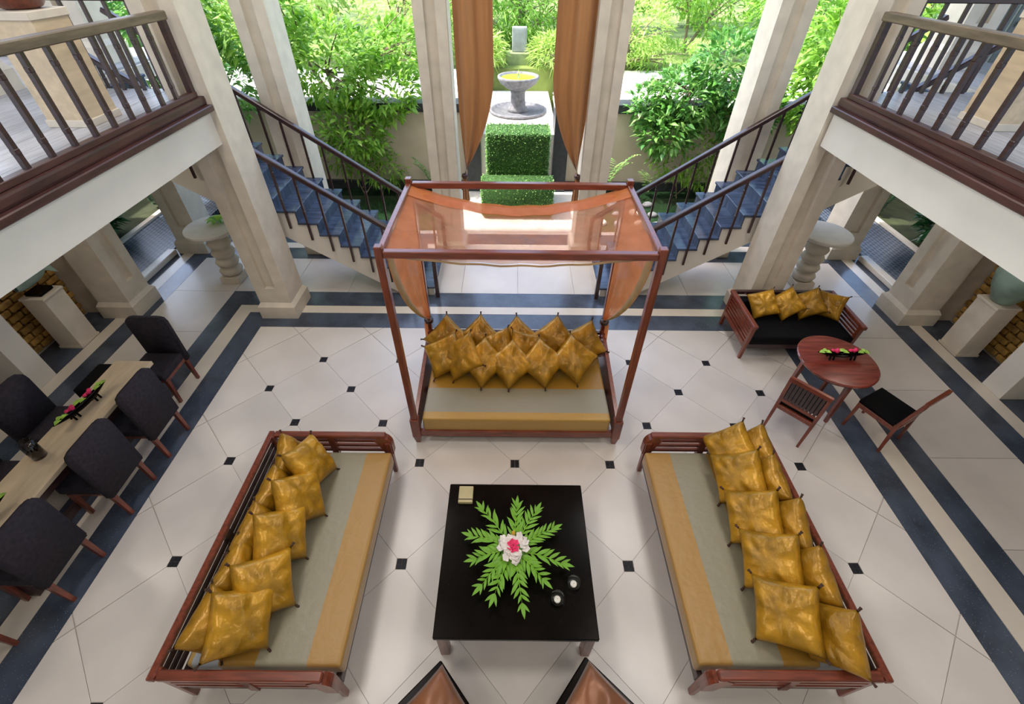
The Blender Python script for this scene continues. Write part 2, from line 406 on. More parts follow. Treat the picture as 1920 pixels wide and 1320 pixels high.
# ------------------------------------------------------------------ balconies
for s in (-1, 1):
    sd = SIDE[s]; zf = 2.92 if s < 0 else 2.96; dz = zf-2.92
    bx = lambda a: MX(s, a)
    bal = B().box(bx(3.24), bx(3.62), -7, 3.36, 2.47+dz, 2.82+dz).done('balcony_beam', CREAM); tag(bal, kind='structure')
    slab = B().box(bx(3.62), bx(9.6), -7, 3.78, 2.72, 2.895+dz).box(bx(5.05), bx(9.6), 3.78, 6.4, 2.72, 2.895+dz).done('balcony_floor', CREAM)  # unseen outer reach widened to keep sun off the side bed
    tag(slab, kind='structure')
    k = 0
    xx = 3.42
    while xx < 8.4:
        yt = 3.78 if xx < 5.05 else 5.58
        B().box(bx(xx+.002), bx(xx+.208), -3.2, yt, 2.895+dz, zf).done('floor_plank', PLANK, slab); xx += .21
    tag(B().box(bx(3.17), bx(3.42), -7, 3.355, 2.82+dz, 2.88+dz, .008).done('trim_1' if s < 0 else 'trim_3', TRIMW), kind='structure')
    tag(B().box(bx(3.22), bx(3.40), -7, 3.35, 2.88+dz, 2.965+dz, .02, 2).done('trim_2' if s < 0 else 'trim_4', TRIMW), kind='structure')
    # railing
    X = bx(3.285)
    t = thing('balcony_railing', 'dark wooden balcony railing along the upper floor, %s' % sd, 'railing', (X, 3.3, 2.965+dz), 0, 'balcony railings')
    B().box(-.05, .05, -6.5, -.0, .655, .725, .008).done('top_rail', RAILW, t)
    B().box(-.035, .035, -6.5, -.0, .0, .05, .005).done('bottom_rail', TRIMW, t)
    B().box(-.028, .028, -.06, -.004, .0, .655).done('end_post', DARKW, t)
    bm_ = B().box(-.017, .017, -.017, .017, .05, .655)
    for zc in (.16, .55):
        bm_.box(-.021, .021, -.021, .021, zc-.02, zc+.02, .006)
    me = bm_.mesh('baluster')
    y = -.28
    while y > -5.0:
        link('baluster', me, DARKW, t).location = (0, y, 0); y -= .216
    # stairwell rail on the upper floor and far outer rail
    t2 = thing('stairwell_railing', 'dark railing at the head of the stair opening upstairs, %s' % sd, 'railing', (bx(4.3), 3.72, zf), 0, 'upper railings behind the balcony')
    B().box(-.72, .72, -.03, .03, .8, .86, .008).done('top_rail', DARKW, t2)
    me = B().box(-.015, .015, -.015, .015, 0, .8).mesh('baluster')
    for i in range(7): link('baluster', me, DARKW, t2).location = (-.66+i*.22, 0, 0)
    t3 = thing('outer_railing', 'dark outer railing on the far edge of the upper floor, %s' % sd, 'railing', (bx(8.3), 2.0, zf), 0, 'upper railings behind the balcony')
    B().box(-.04, .04, -3.5, 3.55, .82, .9, .008).done('top_rail', DARKW, t3)
    B().box(-.03, .03, -3.5, 3.55, .08, .14).done('bottom_rail', DARKW, t3)
    for i in range(28): link('baluster', me, DARKW, t3).location = (0, -3.4+i*.255, 0)
    # upper columns
    column(bx(5.68), 3.5, 6.4-zf, 'upper-floor cream column behind the balcony railing, %s' % sd, 'x', z0=zf, group='upper-floor columns')
    column(bx(5.6), 5.2, 6.4-zf, 'upper-floor cream column at the far corner of the balcony, %s' % sd, 'y', z0=zf, group='upper-floor columns')
    # display plinth near the railing
    px = bx(3.92) if s < 0 else 4.28
    p = thing('display_plinth', 'sand-coloured display plinth behind the balcony railing, %s' % sd, 'plinth', (px, 2.63, zf), 0, 'upper-floor display plinths')
    B().box(-.19, .19, -.2, .2, 0, .06, .004).done('foot', STONE, p)
    B().box(-.175, .175, -.185, .185, .06, .78).done('body', TRAV, p)
    B().box(-.19, .19, -.2, .2, .78, .84, .006).done('top', STONE, p)
    tag(B().lathe([(.10, 0), (.14, .015), (.2, .09), (.235, .15), (.215, .15), (.18, .09), (.1, .04)], 28).done('wooden_bowl', WOOD, None, True),
        'brown wooden bowl on the upper display plinth, %s' % sd, 'bowl', 'bowls on the upper plinths').location = (px, 2.63, zf+.84)
    # folding doors leading to the upper room
    for i in range(3):
        d = thing('folding_door', 'dark green-grey folding door leaf upstairs, %s, leaf %s' % (sd, ('nearest the stair', 'in the middle', 'nearest the outer railing')[i]), 'door',
                  (bx(6.1+i*.52), 5.45, zf), 0, 'upper folding doors')
        B().box(-.25, .25, -.02, .02, 0, 2.1, .004).done('leaf', mat('shutter_paint', (.13, .15, .14), .5), d)
        for q in range(9): B().obox(Matrix.Translation((0, -.022, .22+q*.2)) @ Matrix.Rotation(.5, 4, 'X'), .4, .012, .12).done('slat', mat('shutter_slat', (.2, .22, .21), .5), d)

# ------------------------------------------------------------------ under the balconies: niches, brick, pedestals
brm = B().box(-.03, .04, -.083, .083, -.039, .039, .01).mesh('brick')
for s in (-1, 1):
    sd = SIDE[s]; bx = lambda a: MX(s, a)
    wl = B().box(bx(6.32), bx(6.6), -3.2, 3.4, 0, 2.72).done('wall_left' if s < 0 else 'wall_right', MORTAR); tag(wl, kind='structure')
    rr = random.Random(5+s)
    for r in range(27):
        for c in range(8):
            y = 2.2+.19*(c+.5*(r % 2))-.02; z = .05+r*.098
            if y > 3.42 or z > 2.68: continue
            o = link('brick', brm, BRICK, wl); o.location = (bx(6.32)-s*(.012+rr.random()*.02), y, z)
            if s > 0: o.rotation_euler = (0, 0, math.pi)
    tag(B().box(bx(5.76), bx(6.34), 1.94, 2.2, 0, 2.72).done('niche_pier', CREAM), kind='structure')
    tag(B().box(bx(5.95), bx(6.6), 3.42, 3.66, 0, 2.72).done('niche_return_wall', STONE), kind='structure')
    tag(B().box(bx(5.76), bx(6.34), -3.2, .2, 0, 2.72).done('niche_pier', CREAM), kind='structure')
    p = thing('pedestal', 'pale stone pedestal in front of the brick niche, %s' % sd, 'pedestal', (bx(5.92), 2.82, 0), 0, 'niche pedestals')
    B().box(-.155, .155, -.155, .155, 0, .03).done('foot', STONE, p)
    B().box(-.145, .145, -.145, .145, .03, .78, .004).done('body', STONE, p)
    B().box(-.155, .155, -.155, .155, .78, .815, .006).done('top', STONE, p)
    # side pond
    tag(B().box(bx(5.86), bx(6.0), 3.72, 5.05, 0, .09, .01).done('pond_kerb', BANDW), kind='structure')
    pw = mat('pond_tile_wall', (.02, .03, .055), .3)
    n = pw.node_tree.nodes; l = pw.node_tree.links; br = n.new('ShaderNodeTexBrick'); br.offset = .5
    br.inputs['Scale'].default_value = 1; br.inputs['Brick Width'].default_value = .1; br.inputs['Row Height'].default_value = .07; br.inputs['Mortar Size'].default_value = .006
    br.inputs[1].default_value = (.02, .03, .055, 1); br.inputs[2].default_value = (.03, .045, .08, 1); br.inputs[3].default_value = (.2, .24, .3, 1)
    mp = n.new('ShaderNodeMapping'); mp.inputs['Rotation'].default_value = (0, 0, math.pi/2)
    l.new(n['Texture Coordinate'].outputs['Object'], mp.inputs[0]); l.new(mp.outputs[0], br.inputs[0]); l.new(br.outputs[0], n['Principled BSDF'].inputs['Base Color'])
    tag(B().box(bx(6.0), bx(7.0), 3.66, 7.6, -.06, .02).done('pool_paving', pw), kind='structure')
    tag(B().box(bx(7.0), bx(7.1), 3.66, 7.9, -.06, .06).done('pool_edge', BANDW), kind='structure')
    tag(B().box(bx(7.1), bx(9.4), 3.4, 8.0, -.2, .0).done('side_bed', DSOIL), kind='structure')
    tag(B().box(bx(9.2), bx(9.4), -3.2, 8.0, 0, 2.7).done('garden_side_wall', MOSSW), kind='structure')  # carried up to the balcony slab to block sun from the side bed

# carved fish and green vase
t = thing('fish_sculpture', 'mossy green stone fish sculpture on the niche pedestal', 'sculpture', (MX(-1, 5.92), 2.82, .815))
B().box(-.1, .1, -.1, .1, 0, .05, .01).done('stand', ESPR, t)
def fish(u, v):
    a = 2*math.pi*v; x = -.2+.42*u; r = .13*math.sin(math.pi*min(1, u*.92+.06))**.7+.012
    return (.5*r*math.cos(a), x, .2+r*math.sin(a)+.06*math.sin(u*3))
B().grid(fish, 14, 14).done('body', GREENST, t, True)
B().prism([(.2, .2), (.34, .34), (.3, .2), (.34, .08)], -.02, .02, 'x').done('tail_fin', GREENST, t)
B().prism([(-.08, .3), (.06, .42), (.1, .31)], -.012, .012, 'x').done('back_fin', GREENST, t)
tag(B().lathe([(.08, 0), (.1, .01), (.13, .06), (.2, .2), (.24, .36), (.22, .5), (.15, .58), (.16, .62), (.13, .62), (.12, .56), (.05, .5)], 28).done('stone_vase', GREENST, None, True),
    'large pale green stone vase on the niche pedestal', 'vase').location = (MX(1, 5.92), 2.82, .815)

# stone pedestal tables behind the big columns
for s in (-1, 1):
    sd = SIDE[s]
    t = thing('stone_pedestal_table', 'round pale stone table on a turned pedestal behind the balcony column, %s' % sd, 'table', (MX(s, 4.5), 4.3, 0), 0, 'turned stone tables')
    B().box(-.15, .15, -.15, .15, 0, .12, .008).done('base', STONE, t)
    pr = [(.12, .12)]
    for k in range(4):
        z = .12+k*.16; pr += [(.15, z+.03), (.17, z+.08), (.15, z+.12), (.10, z+.16)]
    pr += [(.16, .80), (.24, .86)]
    B().lathe(pr, 20).done('pedestal', STONE, t, True)
    B().lathe([(.22, .86), (.36, .89), (.375, .91), (.375, .94), (.36, .95)], 36).done('table_top', WHITEP, t)
lv = B()
for k in range(9):
    a = k*.7; lv.grid(lambda u, v, a=a: (math.cos(a)*.16*u-math.sin(a)*(v-.5)*.07*math.sin(math.pi*u), math.sin(a)*.16*u+math.cos(a)*(v-.5)*.07*math.sin(math.pi*u), .02+.05*math.sin(u*2.6)), 5, 2)
tag(lv.done('leaf_garnish', L_FROND), 'small bunch of green leaves on the turned stone table', 'leaves').location = (MX(-1, 4.5)+.05, 4.4, .955)

# ------------------------------------------------------------------ staircases
def sx_(s, x): return -x if s < 0 else x*1.018+.05
for s in (-1, 1):
    sd = SIDE[s]; X = lambda x: sx_(s, x)
    t = thing('staircase', 'staircase with blue slate treads and dark banisters rising to the upper floor, %s' % sd, 'staircase', (X(1.2), 4.45, 0), 0, 'twin staircases')
    N = 16; rise = .176; run = .25; y0, y1 = 3.92, 4.98
    xn = lambda k: .97+run*k
    poly = [(X(xn(1)+.02), 0)]
    for k in range(1, N+1):
        poly += [(X(xn(k)+.02), rise*k-.035), (X(xn(k+1)+.02), rise*k-.035)]
    poly += [(X(xn(N+1)+.02), rise*N-.5), (X(1.70), 0)]
    B().prism(poly, y0, y1, 'y').done('stringer', CREAM, t, world=True)
    for k in range(1, N+1):
        B().box(X(xn(k)-.015), X(xn(k+1)+.02), y0-.03, y1+.03, rise*k-.035, rise*k, .006).done('tread', SLATE, t, world=True)
        if k > 1: B().box(X(xn(k)+.004), X(xn(k)+.02), y0-.012, y1+.012, rise*(k-1), rise*k-.035).done('riser', SLATE, t, world=True)
    rail = lambda x: 2.19-(3.21-x)*.706
    bm_ = B().box(-.013, .013, -.013, .013, 0, .93)
    for zc in (.42, .78): bm_.box(-.017, .017, -.017, .017, zc-.015, zc+.015, .005)
    me = bm_.mesh('baluster')
    for k in range(1, N):
        x = xn(k)+.12
        o = link('baluster', me, DARKW, t); o.location = Vector((X(x), y0-.045, rail(x)-.93-.02))-t.location
        o2 = link('baluster', me, DARKW, t); o2.location = Vector((X(x), y1+.005, rise*k))-t.location
        o2.scale = (1, 1, (rail(x)-.02-rise*k)/.93)
    xa, xb = 1.2, 5.1
    for yy in (y0-.045, y1+.005):
        B().bar((X(xa), yy, rail(xa)), (X(xb), yy, rail(xb)), .075, .065, bev=.01).done('handrail', DARKW, t, world=True)
        B().box(X(1.18)-.028, X(1.18)+.028, yy-.028, yy+.028, 0, rail(1.2)+.01, .004).done('newel_post', DARKW, t, world=True)

# ------------------------------------------------------------------ cushions
def pillow_mesh(name, seed, half=.21, thick=.095, n=22, pinch=.07):
    b = B(); rr = random.Random(seed); ph = [rr.uniform(0, 6.28) for _ in range(8)]
    def f(sgn):
        def g(a, c):
            u, v = 2*a-1, 2*c-1
            x = u*half*(1-pinch*(1-v*v)*abs(u)); y = v*half*(1-pinch*(1-u*u)*abs(v))
            t = ((1-u**4)*(1-v**4))**.55
            ang = math.atan2(v, u); rad = math.hypot(u, v)
            wr = .010*math.sin(ang*9+ph[0]+2*rad)*rad*t+.012*noise.noise(Vector((u*1.8+seed*3, v*1.8, sgn*2.)))
            wr += .007*math.sin((u*math.cos(ph[1])+v*math.sin(ph[1]))*8+ph[2])*t
            return (x, y, sgn*(thick*t)+wr*t)
        return g
    b.grid(f(1), n, n); b.grid(f(-1), n, n)
    bmesh.ops.remove_doubles(b.bm, verts=b.bm.verts, dist=.0004)
    return b.mesh(name, True)
PILL = [pillow_mesh('cushion', k) for k in range(4)]
for k, me in enumerate(PILL): me.materials.append((GOLD, GOLD2)[k % 2])
tm = B().lathe([(.004, 0), (.012, -.004), (.014, -.014), (.009, -.022), (.013, -.03), (.016, -.05), (.012, -.052)], 8).mesh('tassel', True)
tm.materials.append(TASS)

def cushion(c, nrm, spin, label, group, k=0, sc=1., name='gold_cushion'):
    z = Vector(nrm).normalized(); up = Vector((0, 0, 1)); y = (up-z*up.dot(z)).normalized(); x = y.cross(z)
    R = Matrix((x, y, z)).transposed() @ Matrix.Rotation(math.radians(spin), 3, 'Z')
    o = link(name, PILL[k % 4], None); o.location = c; o.rotation_euler = R.to_euler(); o.scale = (sc, sc, sc)
    tag(o, label, 'cushion', group)
    for a, b in ((1, 1), (-1, 1), (-1, -1), (1, -1)):
        q = link('tassel', tm, None, o); q.location = (a*.206, b*.206, 0); q.scale = (.7, .7, .62)
        q.rotation_euler = Vector((a, b, 0)).to_track_quat('-Z', 'Y').to_euler()
    return o

def standing(x, y, base, face, e, spin, label, group, k=0, sc=1., lift=0.):
    """cushion leaning back; face = heading of its front (degrees), e = recline (degrees)"""
    er = math.radians(e); fr = math.radians(face)
    hv = .21*sc*(abs(math.cos(math.radians(spin)))+abs(math.sin(math.radians(spin))))
    spin += 7*math.sin(x*37+y*53); z = base+hv*math.cos(er)*.93+.03*math.sin(er)*sc+lift
    return cushion((x, y, z), (math.cos(fr)*math.cos(er), math.sin(fr)*math.cos(er), math.sin(er)), spin, label, group, k, sc)

# ------------------------------------------------------------------ canopied daybed
db = thing('canopy_daybed', 'four-poster daybed with sheer apricot canopy and gold striped mattress', 'daybed', (.012, 1.9, 0))
HX, HY = 1.065, .625
for a in (-1, 1):
    for b in (-1, 1):
        m = B().box(a*HX-.03, a*HX+.03, b*HY-.03, b*HY+.03, .4, 2.46, .005)
        m.box(a*HX-.045, a*HX+.045, b*HY-.045, b*HY+.045, .11, .4, .008)
        m.bar((a*HX, b*HY, 0), (a*HX, b*HY, .11), .075, .075, w2=.6)
        m.done('post', WOOD, db)
for b in (-1, 1):
    B().box(-HX+.03, HX-.03, b*HY-.028, b*HY+.028, 2.36, 2.42, .006).done('canopy_beam', WOODH, db)
    B().box(-HX+.04, HX-.04, b*HY-.022, b*HY+.022, .11, .2, .006).done('bed_rail', WOODH, db)
for a in (-1, 1):
    B().box(a*HX-.025, a*HX+.025, -HY+.03, HY-.03, 2.365, 2.415, .006).done('canopy_beam', WOOD, db)
    B().prism([(-HY+.04, .11), (HY-.03, .11), (HY-.03, .56), (-HY+.04, .36)], a*HX-.02, a*HX+.02, 'x').done('side_panel', WOOD, db)
B().box(-HX+.03, HX-.03, HY-.02, HY+.02, .47, .52, .006).done('back_rail', DARKW, db)
for k in range(3): B().box(-HX+.03, HX-.03, HY-.008, HY+.008, .25+k*.075, .28+k*.075).done('back_slat', DARKW, db)
G1 = (.36, .19, .025); G2 = (.27, .245, .165); G3 = (.36, .39, .42)
MB = stripes('daybed_stripes', 'Y', [(-.70, (.42, .24, .045)), (-.535, G2), (-.205, (.33, .17, .012)), (.6, G1)])
B().box(-.985, .985, -.625, .57, .18, .385, .03, 3).done('mattress', MB, db, True)

def canopy(u, v):
    x = (2*u-1)*(HX-.01); y = -HY+2*HY*v; sh = 1-(2*u-1)**2
    sag = sh*(.075*(1-v)+.20*v**2+.09*math.sin(math.pi*v))
    return (x, y*(1-.05*sh*(v > .5)), 2.385-sag+.006*math.sin(u*40+v*5)*sh)
B().grid(canopy, 28, 16).done('canopy_cloth', SHEER, db, True)
B().grid(lambda u, v: tuple(Vector(canopy(u, .82+.18*v))+Vector((0, 0, .012-.05*(1-(2*u-1)**2)*math.sin(math.pi*v)))), 28, 4).done('canopy_hem', SHEER2, db, True)
B().grid(lambda u, v: tuple(Vector(canopy(u, .0+.03*v))-Vector((0, 0, .01+.02*(1-(2*u-1)**2)))), 28, 1).done('canopy_border', TRIMG, db, True)
for a in (-1, 1):
    def drape(u, v, a=a):
        # u: across the cloth (0 rear .. 1 front), v: 0 top .. 1 tie
        ytop = HY-.05-u*1.12; w_ = 1-v**1.7
        y = (HY-.06-.05*u)*(1-w_)+ytop*w_
        z = 2.36-v*(1.62-.05*u)
        x = a*(HX-.02)-a*.03*math.sin(u*22)*(.35+.65*v)*.6
        return (x, y, z)
    B().grid(drape, 26, 18).done('side_curtain', SHEER2, db, True)
    B().grid(lambda u, v, d=drape: tuple(Vector(d(.89+.11*u, v))+Vector((-a*.012, -.012, 0))), 3, 18).done('curtain_border', TRIMG, db, True)
    B().lathe([(.045, -.03), (.055, -.015), (.055, .015), (.045, .03)], 14, (a*(HX-.02), HY-.08, .74)).done('curtain_tie', DARKW, db, True)
    B().grid(lambda u, v, a=a: (a*(HX+.015+.012*math.sin(u*14)), HY-.02-.12*u*(1+.4*v), .74-.42*v), 10, 6).done('curtain_tail', SHEER2, db, True)

ordn = ['first', 'second', 'third', 'fourth', 'fifth', 'sixth']
for i, (x, y, e, sp, fc, k) in enumerate([(-.80, 2.25, 38, 45, 262, 1), (-.42, 2.25, 36, 43, 270, 3), (.03, 2.24, 38, 46, 270, 1), (.45, 2.25, 36, 44, 266, 3), (.80, 2.22, 40, 22, 272, 1)]):
    standing(x, y, .385, fc, e, sp, 'gold satin cushion in the rear row on the daybed, %s from the dining-table side' % ordn[i], 'gold cushions on the daybed', k)
for i, (x, y, e, sp, fc, k) in enumerate([(-.80, 2.02, 55, 33, 250, 0), (-.60, 1.96, 42, 50, 235, 2), (-.36, 1.92, 55, 45, 262, 0), (-.05, 1.9, 55, 46, 272, 2), (.30, 1.92, 55, 48, 276, 0), (.66, 1.97, 52, 44, 280, 2)]):
    standing(x, y, .385, fc, e, sp, 'gold satin cushion in the front row on the daybed, %s from the dining-table side' % ordn[i], 'gold cushions on the daybed', k, lift=.015)
for i, (x, y, e, sp, fc, k) in enumerate([(-.20, 2.10, 40, 40, 240, 1), (.10, 2.10, 42, 52, 300, 3)]):
    standing(x, y, .385, fc, e, sp, 'gold satin cushion wedged between the two daybed rows, %s from the dining-table side' % ordn[i], 'gold cushions on the daybed', k, sc=.9, lift=.04)

# ------------------------------------------------------------------ the two long sofas
MS = stripes('sofa_stripes', 'X', [(-.6, (.42, .26, .06)), (-.435, G3), (-.25, (.33, .17, .015)), (.0, G2), (.345, (.37, .20, .045)), (.7, G1)])
def make_sofa():
    t = thing('long_sofa', 'x', 'sofa', (0, 0, 0), 0, 'twin long slatted sofas')
    for a in (-1, 1):
        for b in (-1, 1):
            B().bar((a*.545, b*.90, 0), (a*.545, b*.90, .59 if a < 0 else .5), .055, .055, bev=.005, w2=.75).done('leg', WOOD, t)
    f = B()
    f.box(-.56, .56, -.91, -.87, .17, .27, .004).box(-.56, .56, .87, .91, .17, .27, .004)
    f.box(-.56, -.52, -.87, .87, .17, .27, .004).box(.52, .56, -.87, .87, .17, .27, .004)
    f.done('seat_frame', DARKW, t)
    B().box(-.585, -.535, -.95, .95, .55, .6, .008).done('back_rail', WOOD, t)
    for k in range(3): B().box(-.57, -.548, -.88, .88, .31+k*.075, .345+k*.075).done('back_slat', DARKW, t)
    B().box(-.575, -.54, -.035, .035, .27, .55).done('back_stile', DARKW, t)
    for b in (-1, 1):
        B().box(-.525, .53, b*.92-.03, b*.92+.03, .555, .6, .008).done('arm_rail', WOODH, t)
        for k in range(3): B().box(-.5, .52, b*.92-.012, b*.92+.012, .33+k*.075, .365+k*.075).done('arm_slat', WOODH, t)
        B().box(-.03, .03, b*.92-.018, b*.92+.018, .27, .56).done('arm_stile', WOOD, t)
        B().prism([(.42, .53)]+[(.48+.1*math.sin(q), .45+.13*math.cos(q)) for q in [i*.26 for i in range(7)]]+[(.58, .32), (.5, .32), (.46, .45)], b*.92-.035, b*.92+.035, 'y').done('arm_bracket', WOOD, t)
    B().box(-.47, .585, -.835, .835, .27, .43, .035, 3).done('mattress', MS, t, True)
    return t
sf = make_sofa(); sf.location = (-1.775, .01, 0)
sf['label'] = 'long low slatted sofa with gold striped mattress, on the dining-table side of the coffee table'
s2 = copy_tree(sf); s2.location = (1.835, .04, 0); s2.rotation_euler = (0, 0, math.pi)
s2['label'] = 'long low slatted sofa with gold striped mattress, on the round-table side of the coffee table'
# cushions in two rows on each long sofa
def sofa_row(rows, row, where, sc, lift):
    for i, (x, y, e, sp, fc, k) in enumerate(rows):
        standing(x, y, .43, fc, e, sp, '%s-row gold cushion on the sofa by the %s table, %s from the daybed' % (row, where, ordn[i]), 'gold cushions on the sofa by the %s table' % where, k, sc, lift)
sofa_row([(-2.00, .63, 20, 10, 10, 1), (-2.00, .29, 18, 10, -6, 3), (-2.01, -.03, 18, 14, -12, 1), (-2.02, -.32, 20, -10, 0, 3), (-2.04, -.63, 24, 16, -18, 1)], 'rear', 'dining', .9, 0)
sofa_row([(-1.81, .57, 36, 50, 10, 0), (-1.79, .24, 36, 44, -8, 2), (-1.82, -.07, 36, 52, -22, 0), (-1.81, -.41, 42, 58, -28, 2), (-1.87, -.63, 40, 48, -28, 0)], 'front', 'dining', .98, .01)
sofa_row([(2.17, .75, 18, -22, 190, 1), (2.15, .43, 14, -20, 186, 3), (2.15, .06, 14, -28, 180, 1), (2.14, -.31, 16, -20, 190, 3), (2.12, -.68, 22, -26, 192, 1)], 'rear', 'round', .92, 0)
sofa_row([(1.97, .76, 42, -20, 202, 0), (1.93, .48, 40, -38, 206, 2), (1.92, .13, 44, -42, 206, 0), (1.91, -.21, 44, -42, 206, 2), (1.87, -.55, 46, -50, 208, 0)], 'front', 'round', 1.0, .01)

# ------------------------------------------------------------------ coffee table and what stands on it
ct = thing('coffee_table', 'square espresso-dark coffee table between the two long sofas', 'coffee table', (0, -.085, 0))
B().box(-.585, .585, -.585, .585, .43, .47, .006).done('table_top', ESPR, ct)
B().box(-.545, .545, -.545, .545, .36, .43).done('apron', ESPR, ct)
for a in (-1, 1):
    for b in (-1, 1): B().box(a*.57-.035*a-.035, a*.57-.035*a+.035, b*.57-.035*b-.035, b*.57-.035*b+.035, 0, .43, .004).done('leg', WOOD, ct)
nb = thing('card_box', 'small tan card box with a dark groove on the coffee table', 'box', (-.435, .385, .47))
B().box(-.062, .062, -.075, .075, 0, .035, .004).done('body', PAPER, nb)
B().box(-.062, .062, -.052, -.044, .033, .037).done('groove', DARKW, nb)

fp = thing('flower_centrepiece', 'fern frond centrepiece with a white flower ring and pink middle on the coffee table', 'flowers', (-.02, -.1, .47))
B().lathe([(.07, 0), (.13, .005), (.15, .03), (.12, .035)], 24).done('dish', ESPR, fp, True)
lfm = B().grid(lambda u, v: ((v-.5)*.033*math.sin(math.pi*(.12+.88*u)), u*.13, .012*math.sin(u*2.2)-abs(v-.5)*.006), 5, 2).mesh('leaflet', True); lfm.materials.append(L_FROND)
rr = random.Random(3)
for k in range(11):
    a = math.radians(90+k*360/11+rr.uniform(-9, 9)); L = rr.uniform(.27, .40)
    pts = [Vector((math.cos(a)*r, math.sin(a)*r, .05+.10*math.sin(math.pi*(r/L)*.8)*(.7+.5*rr.random()*.3))) for r in [L*q/8 for q in range(1, 9)]]
    fr = B().tube(pts, [.004]*5+[.003, .002, .001], 5).done('frond', L_FROND, fp)
    for q in range(1, 8):
        d = pts[min(q+1, 7)]-pts[q-1]; ang = math.atan2(d.y, d.x)-math.pi/2
        for sgn in (-1, 1):
            o = link('leaflet', lfm, None, fr); o.location = pts[q]
            o.rotation_euler = (rr.uniform(-.15, .35), sgn*.25, ang+sgn*rr.uniform(.55, .8)); sc = (1.05-.06*q)*rr.uniform(.8, 1.1); o.scale = (sc, sc, sc)
    o = link('leaflet', lfm, None, fr); o.location = pts[7]; o.rotation_euler = (0, 0, ang); o.scale = (.9, .8, .8)
pet = B()
for q in range(5):
    a = q*2*math.pi/5
    pet.grid(lambda u, v, a=a: (math.cos(a)*.022*u-math.sin(a)*(v-.5)*.022*math.sin(math.pi*(.1+.8*u)), math.sin(a)*.022*u+math.cos(a)*(v-.5)*.022*math.sin(math.pi*(.1+.8*u)), .006*u), 3, 2)
pet = pet.mesh('blossom', True); pet.materials.append(WHITEF)
for k in range(34):
    rad = rr.choice((.055, .075, .10)); a = rr.uniform(0, 6.28)
    o = link('blossom', pet, None, fp); o.location = (math.cos(a)*rad, math.sin(a)*rad, .13+.02*rr.random()-.25*(rad-.05)); o.rotation_euler = (rr.uniform(-.4, .4), rr.uniform(-.4, .4), a); o.scale = (1.5, 1.5, 1.5)
pp = pet.copy(); pp.materials.clear(); pp.materials.append(PINK)
for k in range(7):
    a = k*.9; rad = .025 if k else 0
    o = link('pink_blossom', pp, None, fp); o.location = (math.cos(a)*rad, math.sin(a)*rad, .155); o.scale = (1.3, 1.3, 1.3); o.rotation_euler = (rr.uniform(-.3, .3), rr.uniform(-.3, .3), a)
B().lathe([(.0035, -.02), (.016, 0), (.013, .025), (.003, .045)], 10, (0, .105, .13)).done('yellow_bud', YELL, fp, True)
B().lathe([(.06, .03), (.10, .06), (.09, .11), (.04, .135)], 20).done('moss_core', L_HEDGE, fp, True)
for i, (x, y, lb) in enumerate([(.435, -.32, 'clear glass tealight holder on the coffee table, the one nearer the table edge'), (.305, -.425, 'clear glass tealight holder on the coffee table, the one nearer the stools')]):
    g = thing('tealight_holder', lb, 'candle holder', (x, y, .47), 0, 'glass tealight holders')
    B().lathe([(.03, 0), (.05, .004), (.056, .03), (.05, .065), (.046, .065), (.051, .03), (.044, .01), (.02, .008)], 28).done('glass_bowl', GLASS, g, True)
    B().lathe([(.022, .012), (.024, .014), (.024, .03), (.021, .032)], 18).done('candle', WAX, g, True)
    B().tube([(0, 0, .03), (.001, 0, .042)], .0015, 5).done('wick', DARKW, g)

# ------------------------------------------------------------------ bronze stools at the near end of the table
for i, (x, y, rz, lb) in enumerate([(-.535, -1.225, 43, 'square stool with bronze satin pad, in line with the sofa by the dining table'), (.515, -1.195, 49, 'square stool with bronze satin pad, in line with the sofa by the round table')]):
    t = thing('satin_stool', lb, 'stool', (x, y, 0), math.radians(rz), 'bronze satin stools')
    for a in (-1, 1):
        for b in (-1, 1): B().bar((a*.26, b*.26, 0), (a*.26, b*.26, .26), .05, .05, w2=.7).done('leg', ESPR, t)
    B().box(-.32, .32, -.32, .32, .22, .40, .008).done('frame', ESPR, t)
    me = pillow_mesh('pad', 11+i, .30, .075, 18, .05); o = link('pad', me, BRONZE2, t); o.location = (.012, -.012, .42)

# ------------------------------------------------------------------ small slatted sofa, round table, chairs
ss = thing('slatted_settee', 'small settee with slatted arms and black cushions below the tall column', 'settee', (3.635, 2.94, 0))
for a in (-1, 1):
    B().bar((a*.665, -.33, 0), (a*.665, -.35, .57), .05, .05, w2=.7).done('leg', WOOD, ss)
    B().bar((a*.665, .36, 0), (a*.665, .33, .57), .05, .05, w2=.7).done('leg', WOOD, ss)
    B().box(a*.67-.03, a*.67+.03, -.40, .38, .55, .6, .008).done('arm_rail', WOOD, ss)
    for k in range(5): B().box(a*.67-.01, a*.67+.01, -.34, .34, .285+k*.052, .315+k*.052).done('arm_slat', WOOD, ss)
    B().box(a*.67-.02, a*.67+.02, -.36, .36, .2, .27).done('side_rail', WOOD, ss)
B().box(-.66, .66, .33, .38, .55, .6, .006).done('back_rail', DARKW, ss)
for k in range(3): B().box(-.64, .64, .345, .36, .33+k*.07, .36+k*.07).done('back_slat', DARKW, ss)
B().box(-.65, .65, -.36, -.32, .2, .27).box(-.65, .65, .32, .36, .2, .27).done('seat_rail', DARKW, ss)
B().box(-.64, .64, -.37, .2, .265, .40, .03, 3).done('seat_cushion', BLACKF, ss, True)
B().box(-.64, .64, .2, .335, .27, .53, .03, 3).done('back_cushion', BLACKF, ss, True)
